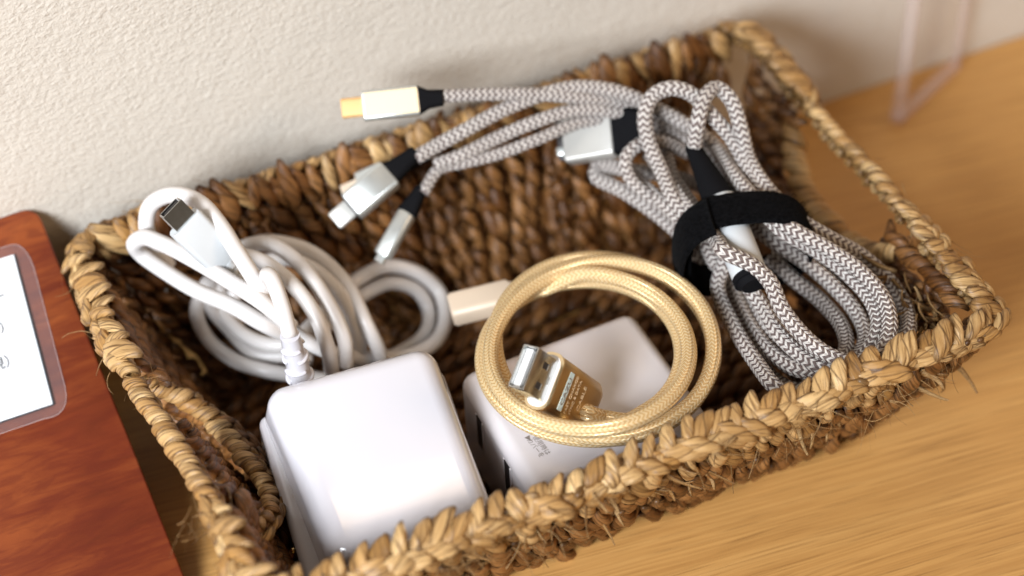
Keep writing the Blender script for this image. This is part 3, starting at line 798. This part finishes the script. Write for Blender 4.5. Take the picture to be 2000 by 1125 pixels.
shaped('contact_gap', mg, M_DARK, body, [((SL/2-1.2, 0, sg*0.4), (SL-2.8, w2-1.0, 0.8))])
for yy in (-2.9, 2.9):
    shaped('shell_hole', mg, M_DARK, shell, [((5.8, yy, sg*(h2/2+0.2)), (2.3, 1.9, 0.06))])
    shaped('shell_spring', mg, M_SILVER, shell, [((4.5, yy, sg*(h2/2+0.26)), (0.35, 1.9, 0.10))])
shaped('shell_mark', mg, M_SILVER, shell, [((2.2, 0.2, sg*(h2/2+0.22)), (0.5, 2.2, 0.1))])
# print: reading direction runs along -width (upwards in the picture)
def face_m(x, y):                           # local frame on the printed face
    X = -mg.to_3x3().col[1].normalized(); O = (mg @ V((x, y, sg*4.28)))*(1/S); Zn = nz*sg; Y = Zn.cross(X)
    return frame(O, X, Y)
pill = shaped('badge', face_m(-5.2, 0.4), M_PILL, body, [((0, 0, 0), (11.2, 2.2, 0.12), dict(bevel=0.05, seg=1))])
text('badge_letters', 'CAZU', face_m(-5.2, 0.4) @ Matrix.Translation((0, 0, 0.10)), 2.0, M_GREYINK, pill, sx=1.5, depth=0.02, bold=0.03)
text('body_print', 'FAST CHARGE', face_m(-8.3, 0.4), 1.55, M_PALEINK, body, sx=1.12, depth=0.02)
text('body_print', 'SYNC & DATA', face_m(-10.4, 0.4), 1.45, M_PALEINK, body, sx=1.1, depth=0.02)
text('body_print', 'CABLE', face_m(-13.6, -0.4), 1.7, M_PALEINK, body, sx=1.5, depth=0.02)
fe = (mg @ V((-23.5, -0.5, 0)))*(1/S)
tgt = at(1146, 806, 54)
mf = frame(fe, tgt-fe+V((0, 0, -2)), V((0, 0, 1)))
lathe('ferrule', mf, [(-2, 3.4), (0, 3.4), (2.8, 3.2), (4.6, 2.7), (5.2, 2.6)], M_WHITE, gc, 22)
tube('cable', [fe, fe+(tgt-fe)*0.6, tgt, at(1175, 815, 50)], RG*0.98, M_GOLDBRAID, gc, 18)

# ------------------------------------------------------------------ grey braided multi cable
gy = empty('grey_multi_cable', (60, 0, 20), 'bundled grey and white braided charging cable with several metal plugs', 'cable')
RB = 2.4
def gt(L, r=RB): return tube('cable', pz(L), r, M_GREYBRAID, gy, 18)
# big loops in front of the strap
gt([(1300, 330, 60), (1370, 430, 64), (1415, 500, 56), (1402, 560, 50), (1432, 635, 48), (1475, 705, 48), (1522, 762, 50), (1575, 775, 52), (1650, 745, 54), (1722, 712, 54), (1768, 665, 53), (1772, 612, 51), (1738, 550, 52), (1680, 498, 56), (1615, 462, 62), (1555, 425, 66), (1500, 370, 68), (1462, 310, 72), (1447, 250, 80), (1428, 195, 86), (1400, 172, 88), (1376, 192, 88), (1364, 235, 84), (1356, 285, 76)])
gt([(1345, 450, 52), (1400, 500, 46), (1430, 560, 44), (1462, 630, 44), (1510, 692, 46), (1570, 725, 48), (1640, 722, 50), (1690, 690, 52), (1716, 640, 54), (1700, 585, 55), (1650, 530, 58), (1590, 486, 62), (1530, 452, 66), (1480, 400, 66), (1425, 330, 62), (1380, 270, 60)])
gt([(1270, 300, 66), (1340, 400, 66), (1400, 470, 68), (1416, 492, 70), (1462, 514, 68), (1502, 548, 64), (1526, 600, 60), (1562, 648, 57), (1612, 690, 56), (1665, 708, 56), (1718, 690, 58), (1738, 640, 59), (1726, 585, 60), (1680, 530, 62), (1620, 488, 66), (1560, 455, 69), (1505, 420, 70), (1440, 350, 70), (1400, 290, 68)])
gt([(1380, 470, 46), (1440, 530, 44), (1470, 585, 44), (1505, 645, 45), (1560, 695, 46), (1622, 712, 48), (1668, 700, 48), (1690, 660, 46), (1672, 610, 46), (1625, 556, 48), (1570, 510, 52), (1515, 475, 56), (1450, 420, 56)])
gt([(1400, 500, 40), (1448, 570, 36), (1482, 650, 34), (1535, 712, 34), (1590, 745, 36), (1660, 735, 38), (1705, 705, 38), (1735, 655, 40), (1712, 590, 42), (1650, 540, 44), (1580, 500, 48), (1510, 470, 50)])
gt([(1462, 560, 56), (1490, 600, 53), (1520, 650, 52), (1560, 690, 51), (1610, 718, 51), (1650, 690, 49), (1645, 640, 46), (1600, 585, 44), (1550, 545, 46), (1500, 500, 50)])
gt([(1390, 520, 34), (1420, 590, 34), (1452, 660, 36), (1492, 722, 38), (1545, 760, 42), (1610, 758, 46), (1680, 728, 48), (1742, 690, 46), (1758, 640, 44), (1730, 590, 42), (1670, 530, 44), (1600, 490, 48)])
# upper loops behind the strap
gt([(1400, 520, 50), (1362, 452, 62), (1322, 400, 66), (1290, 330, 70), (1266, 272, 76), (1260, 222, 82), (1278, 185, 86), (1315, 172, 88), (1354, 186, 86), (1390, 225, 82), (1430, 272, 76), (1462, 330, 70), (1490, 385, 67), (1530, 430, 64)])
gt([(1370, 520, 44), (1330, 460, 50), (1272, 410, 54), (1215, 372, 56), (1165, 345, 56), (1168, 326, 57), (1220, 332, 60), (1262, 368, 62), (1310, 412, 62), (1352, 452, 60), (1400, 500, 54)])
gt([(1360, 500, 46), (1318, 430, 56), (1272, 388, 62), (1232, 350, 66), (1222, 312, 70), (1246, 284, 72), (1290, 276, 70), (1345, 300, 62)], RB*0.9)
gt([(1190, 330, 50), (1260, 336, 52), (1330, 350, 52), (1400, 380, 54), (1450, 420, 56)], RB)
gt([(1380, 470, 60), (1345, 410, 62), (1312, 350, 64), (1300, 300, 64), (1290, 260, 62), (1320, 235, 62)], RB)
# branches that leave to the left
gt([(1500, 400, 62), (1462, 345, 64), (1415, 300, 66), (1360, 256, 70), (1290, 216, 76), (1210, 180, 82), (1130, 170, 84), (1055, 186, 83), (980, 216, 80), (905, 256, 76), (850, 286, 72), (812, 308, 70)], RB*0.95)
gt([(1480, 420, 58), (1425, 345, 60), (1350, 285, 64), (1280, 246, 70), (1200, 220, 76), (1120, 216, 78), (1040, 240, 76), (965, 272, 72), (900, 304, 69), (850, 322, 66)], RB*0.9)
gt([(1460, 400, 54), (1380, 320, 58), (1290, 262, 66), (1210, 236, 72), (1130, 240, 74), (1050, 272, 72), (970, 302, 68), (905, 318, 66), (858, 330, 64), (826, 378, 60)], RB*0.8)
gt([(1440, 380, 58), (1370, 300, 62), (1290, 236, 70), (1200, 200, 78), (1120, 190, 82), (1040, 184, 84), (950, 184, 86), (862, 188, 87)], RB*0.88)

def lerp3(a, b, t): return a+(b-a)*t
def head(tail, tip, width_dir, W, T, bodymat, prof_round, boot_len, boot_w, cable_side, parts, z_face=None):
    pass
# --- USB-C head with gold face (far left, above the rim)
a_, b_ = at(818, 196, 87), at(708, 208, 87)
m1 = frame(a_, b_-a_, cv(2, 30, 0)); L1 = (b_-a_).length
b1 = stadium('charging_head', m1, [(0, 4.3, 2.4, 1.0), (0.4, 4.6, 2.7, 1.0), (L1-0.4, 4.6, 2.7, 1.0), (L1, 4.3, 2.4, 1.0)], M_SILVER, gy)
sgn1 = 1 if m1.to_3x3().col[2].dot(cf) < 0 else -1
shaped('head_face', m1, M_GOLDFACE, b1, [((L1/2, 0, sgn1*2.76), (L1-1.0, 7.4, 0.14))])
stadium('head_tip', m1, [(L1-0.2, 3.1, 1.3, 1.2), (L1+6.2, 3.1, 1.3, 1.2), (L1+6.5, 2.8, 1.0, 0.9)], M_GOLDTIP, b1)
stadium('head_boot', m1, [(-7.4, 2.5, 2.3, 1.8), (-3, 2.9, 2.4, 1.5), (0.1, 4.4, 2.5, 1.1)], M_BLACK, b1)
# --- Lightning-like head
a_, b_ = at(763, 340, 67), at(686, 405, 61)
m2 = frame(a_, b_-a_, cv(26, 32, 6)); L2 = (b_-a_).length
b2_ = stadium('charging_head', m2, [(0, 4.2, 3.0, 1.2), (0.5, 4.6, 3.4, 1.2), (L2-0.5, 4.6, 3.4, 1.2), (L2, 4.2, 3.0, 1.0)], M_SILVER, gy)
stadium('head_collar', m2, [(L2-0.05, 3.7, 2.3, 1.4), (L2+0.5, 3.6, 2.2, 1.4)], M_DARK, b2_)
tp = stadium('head_tip', m2, [(L2+0.3, 3.2, 0.9, 0.85), (L2+6.4, 3.2, 0.9, 0.85), (L2+6.9, 2.8, 0.6, 0.5)], M_SATIN, b2_)
s2 = 1 if m2.to_3x3().col[2].dot(cf) < 0 else -1
for k in range(6): shaped('contact_pad', m2, M_INSUL, tp, [((L2+4.9, -2.0+0.8*k, s2*0.93), (2.6, 0.5, 0.08))])
stadium('head_boot', m2, [(-10.5, 2.4, 2.3, 2.2), (-6, 2.8, 2.6, 2.0), (0.2, 3.6, 3.0, 1.4)], M_BLACK, b2_)
# --- small head behind
a_, b_ = at(752, 338, 60), at(702, 360, 57)
m3 = frame(a_, b_-a_, cv(10, 26, 10)); L3 = (b_-a_).length
b3 = stadium('charging_head', m3, [(0, 3.6, 2.6, 1.2), (L3, 3.6, 2.6, 1.2)], M_SILVER, gy)
stadium('head_tip', m3, [(L3-0.2, 2.0, 1.1, 0.6), (L3+6.0, 2.0, 1.1, 0.6)], M_BEIGE, b3)
stadium('head_boot', m3, [(-15, 2.2, 2.2, 2.1), (-8, 2.5, 2.5, 2.0), (0.2, 3.2, 2.6, 1.4)], M_BLACK, b3)
# --- narrow head pointing down
a_, b_ = at(796, 416, 56), at(747, 500, 48)
m4 = frame(a_, b_-a_, cv(22, 14, 8)); L4 = (b_-a_).length
b4 = stadium('charging_head', m4, [(0, 2.5, 2.3, 1.6), (0.4, 2.8, 2.5, 1.6), (L4-0.4, 2.8, 2.5, 1.6), (L4, 2.5, 2.3, 1.4)], M_SILVER, gy)
stadium('head_tip', m4, [(L4-0.1, 1.7, 1.1, 0.9), (L4+2.2, 1.7, 1.1, 0.9)], M_SILVER, b4)
stadium('head_boot', m4, [(-9.0, 2.0, 2.0, 1.9), (-5, 2.4, 2.3, 1.8), (0.2, 3.3, 2.3, 1.4)], M_BLACK, b4)
# --- USB-A plug near the back wall
a_ = at(1202, 258, 70); m5 = frame(a_, cv(-86, 12, -30), cv(6, 60, 8)) @ Matrix.Diagonal((1.12, 1.22, 1.1, 1))
b5 = stadium('usb_plug', m5, [(0, 5.9, 3.2, 1.3), (0.5, 6.3, 3.7, 1.3), (14.0, 6.3, 3.7, 1.3), (14.5, 6.0, 3.3, 1.2)], M_SATIN, gy)
stadium('plug_boot', m5, [(-8.5, 4.4, 2.9, 2.2), (-5, 5.6, 3.3, 2.0), (0.1, 6.1, 3.5, 1.4)], M_BLACK, b5)
for yy in (-3.0, 3.0): shaped('glint_pad', m5, M_SILVER, b5, [((16.0, yy, 1.6), (2.2, 2.2, 1.0), dict(bevel=0.3, seg=2))])  # added silver pads stand in for two glints beside the plug
shaped('plug_shell', m5, M_DARK, b5, [((15.6, 0, -0.2), (2.5, 10.4, 3.4), dict(bevel=0.3, seg=2))])
# --- splitter: black cone, white barrel, black end
c0, c1, c2 = at(1352, 285, 74), at(1412, 405, 68), at(1468, 548, 62)
m6 = frame(c0, c1-c0, V((1, 0, 0))); L6 = (c1-c0).length
lathe('splitter_boot', m6, [(-1, 1.9), (0, 2.4), (L6*0.4, 3.6), (L6*0.8, 5.0), (L6+3, 5.4)], M_BLACK, gy, 28)
m7 = frame(c1, c2-c1, V((1, 0, 0))); L7 = (c2-c1).length
lathe('splitter_barrel', m7, [(-2.6, 4.9), (-2.0, 5.3), (0, 5.4), (L7-1, 5.3), (L7, 4.9)], M_CONW, gy, 32)
lathe('splitter_ring', m7, [(L7-1.6, 5.42), (L7+0.2, 5.35), (L7+0.3, 4.6), (L7+2.0, 3.6)], M_BLACK, gy, 28)

# ------------------------------------------------------------------ strap
ctrp = (at(1360, 475, 62)+at(1560, 425, 62))/2+V((0, 0, -16))
axs = (at(1500, 600, 60)-at(1420, 330, 62)); axs.z = -2; axs.normalize()
lft = at(1352, 512, 58); rgt = at(1562, 442, 58)
wv = (rgt-lft); hw = wv.length/2; wv.normalize(); wv = (wv-axs*wv.dot(axs)).normalized(); upv = wv.cross(axs); 
if upv.z < 0: upv = -upv
cen = (lft+rgt)/2
def ring_pt(a, r=0.0):
    c, s = math.cos(a), math.sin(a); e = 0.72
    return cen+wv*((hw+r)*math.copysign(abs(c)**e, c))+upv*((14.5+r)*math.copysign(abs(s)**e, s))
st = empty('cable_strap', cen, 'black hook and loop strap wrapped round the grey braided cable', 'strap')
v = []; f = []; n = 72; hwid = 6.4
prof = [(-hwid, 0), (-hwid, 0.9), (-hwid*0.8, 1.25), (0, 1.35), (hwid*0.8, 1.25), (hwid, 0.9), (hwid, 0)]
for i in range(n):
    a = 2*math.pi*i/n; sk = 1.2*math.sin(a*2+0.5)
    for (wx, rr) in prof: v.append((ring_pt(a, rr)+axs*(wx+sk))*S)
m_ = len(prof)
for i in range(n):
    for k in range(m_): f.append((i*m_+k, i*m_+(k+1) % m_, ((i+1) % n)*m_+(k+1) % m_, ((i+1) % n)*m_+k))
link('band', from_arrays('band', v, f, [(0, 0)]*(4*len(f)), True), M_STRAP, st)
# overlapping end folded down the near-left side
v = []; f = []; n = 16
for i in range(n):
    a = math.radians(118)+math.radians(112)*i/(n-1)
    for (wx, rr) in prof: v.append((ring_pt(a, rr+1.6+1.3*i/n)+axs*(wx*1.12+1.6+2.2*i/n)+wv*(-1.0*i/n))*S)
for i in range(n-1):
    for k in range(m_): f.append((i*m_+k, i*m_+(k+1) % m_, (i+1)*m_+(k+1) % m_, (i+1)*m_+k))
f.append(tuple(range(m_))); f.append(tuple((n-1)*m_+k for k in range(m_-1, -1, -1)))
link('folded_end', from_arrays('folded_end', v, f, [(0, 0)]*sum(len(q) for q in f), True), M_STRAP, st)
J = Join(); random.seed(3)
for k in range(700):
    a = random.uniform(0.1, math.pi*1.25); p = ring_pt(a, 1.2)+axs*random.uniform(-hwid, hwid); d = (p-cen); d = (d-axs*d.dot(axs)).normalized()
    d = (d+V([random.gauss(0, .5) for _ in range(3)])).normalized(); pts = [p, p+d*random.uniform(0.3, 0.6), p+d*random.uniform(0.6, 1.1)+axs*random.gauss(0, .2)]
    J.add(*tube_arrays(pts, 0.05, 3), 0)
tag(J.obj('fabric_fuzz', M_STRAP, st), kind='stuff')

# ------------------------------------------------------------------ red board leaning on the wall, with laminated card
TOPR = at_plane(70, 400, V((0, 92.5, 0)), V((0, 1, 0))); 
P1 = at(360, 1125, 8.0)
ed = (P1-TOPR).normalized(); xd = V((-1, 0, 0)); xd = (xd-ed*xd.dot(ed)).normalized(); bn = ed.cross(xd)
if bn.z < 0: bn = -bn
Lb = (P1-TOPR).length*(TOPR.z-0.6)/(TOPR.z-P1.z)
mb = frame(TOPR-bn*3.2, xd, ed)
zs = 1 if mb.to_3x3().col[2].dot(bn) > 0 else -1
bm = bmesh.new()
outline = []
rc = 5.0
for k in range(7):
    a = math.pi*1.5-(math.pi/2)*k/6 ; outline.append((rc+rc*math.cos(a), rc+rc*math.sin(a)))
outline = [(170, 0)]+[(x, y) for x, y in outline]+[(0, Lb-rc), (rc, Lb), (170, Lb)]
lo = [bm.verts.new(mb @ V((x, y, 0))) for x, y in outline]; hi = [bm.verts.new(mb @ V((x, y, zs*3.0))) for x, y in outline]
bm.faces.new(lo); bm.faces.new(hi)
for i in range(len(lo)): bm.faces.new((lo[i], lo[(i+1) % len(lo)], hi[(i+1) % len(lo)], hi[i]))
bmesh.ops.recalc_face_normals(bm, faces=bm.faces[:])
tope = [e for e in bm.edges if e.verts[0] in hi and e.verts[1] in hi]
bmesh.ops.bevel(bm, geom=tope, offset=0.8*S, segments=3, profile=0.5, affect='EDGES')
me = bm_mesh('red_board', bm, True)
me.set_sharp_from_angle(angle=math.radians(40))
o = link('red_board', me, M_BOARD); tag(o, 'glossy reddish brown board sloping up to the wall left of the basket', 'board')
PB = TOPR.copy()
def onb(px, py, h=0.0): return at_plane(px, py, PB+bn*(-0.2+h), bn)
def sheet(name, pts, th, mat, parent=None):
    bm = bmesh.new(); a = [bm.verts.new(p*S) for p in pts]; b = [bm.verts.new((p+bn*th)*S) for p in pts]
    bm.faces.new(a); bm.faces.new(b)
    for i in range(len(a)): bm.faces.new((a[i], a[(i+1) % len(a)], b[(i+1) % len(a)], b[i]))
    bmesh.ops.recalc_face_normals(bm, faces=bm.faces[:]); return link(name, bm_mesh(name, bm, False), mat, parent)
card = empty('laminated_card', onb(60, 650), 'white laminated card with black Japanese print lying on the red board', 'card')
def arc(c, r0, r1, n=6):  # corner between px points
    return [(r0[0]*(1-t)**2+2*c[0]*t*(1-t)+r1[0]*t*t, r0[1]*(1-t)**2+2*c[1]*t*(1-t)+r1[1]*t*t) for t in [k/n for k in range(n+1)]]
film = arc((48, 472), (22, 478), (66, 522))+arc((140, 812), (127, 755), (86, 818))+[(-165, 904), (-238, 556)]
sheet('film', [onb(x, y, 0.2) for x, y in film], 0.25, M_FILM, card)
film2 = [(x, y) for x, y in film]
tube('film_edge', [onb(x, y, 0.35) for x, y in film], 0.09, mat_clear('film_edge_line', (0.9, 0.8, 0.78), 0.6, 0.1), card, 6, closed=True, spline=False)
inner = [(28, 497), (105, 791), (-140, 873), (-215, 575)]
sheet('paper', [onb(x, y, 0.5) for x, y in inner], 0.12, M_PAPER, card)
def line(p, q, w):
    A, B = onb(*p, 0.66), onb(*q, 0.66); d = (B-A).normalized(); sd = bn.cross(d)*w
    sheet('border_line', [A+sd, B+sd, B-sd, A-sd], 0.03, M_INK, card)
line((28, 497), (105, 790), 0.28); line((105, 790), (-138, 872), 0.28)
A, B = onb(0, 824, 0.7), onb(105, 790, 0.7); tx = (B-A).normalized(); ty = bn.cross(tx)
for s_, q in (('ー', (11, 577)), ('ン）', (26, 634)), ('現）', (37, 700))):
    text('printed_words', s_, frame(onb(*q, 0.68), tx, ty), 4.3, M_INK, card, depth=0.01, center=False, bold=0.05)

# ------------------------------------------------------------------ acrylic stand, far right
ac = empty('acrylic_stand', (196, 76, 0), 'clear acrylic display stand standing on the shelf by the wall', 'stand')
f0, f1 = V((180, 69, 0)), V((216, 86, 0)); dx = (f1-f0).normalized(); nn = V((-dx.y, dx.x, 0))
Hh = 120
bm = bmesh.new(); L_ = (f1-f0).length
mA = frame(f0, dx, V((0, 0, 1)))
shaped('panel', mA, M_ACRYL, ac, [((L_/2, Hh/2+14, 0), (L_-5, Hh-14, 2.0))])
tube('edge', [f0+V((0, 0, 3.2)), f0+V((0, 0, 20)), f0+V((0, 0, Hh))], lambda i, n, s: (2.7, 2.7) if i > 1 else (3.2, 3.2), M_ACRYLE, ac, 14, step=3)
tube('edge', [f1+V((0, 0, 3.2)), f1+V((0, 0, 20)), f1+V((0, 0, Hh))], 1.8, M_ACRYLE, ac, 14, step=3)
tube('foot_bar', [f0+V((0, 0, 3.0)), f1+V((0, 0, 3.0))], 2.6, M_ACRYLE, ac, 14)
print('strands', len(cands), 'objects', len(bpy.data.objects))
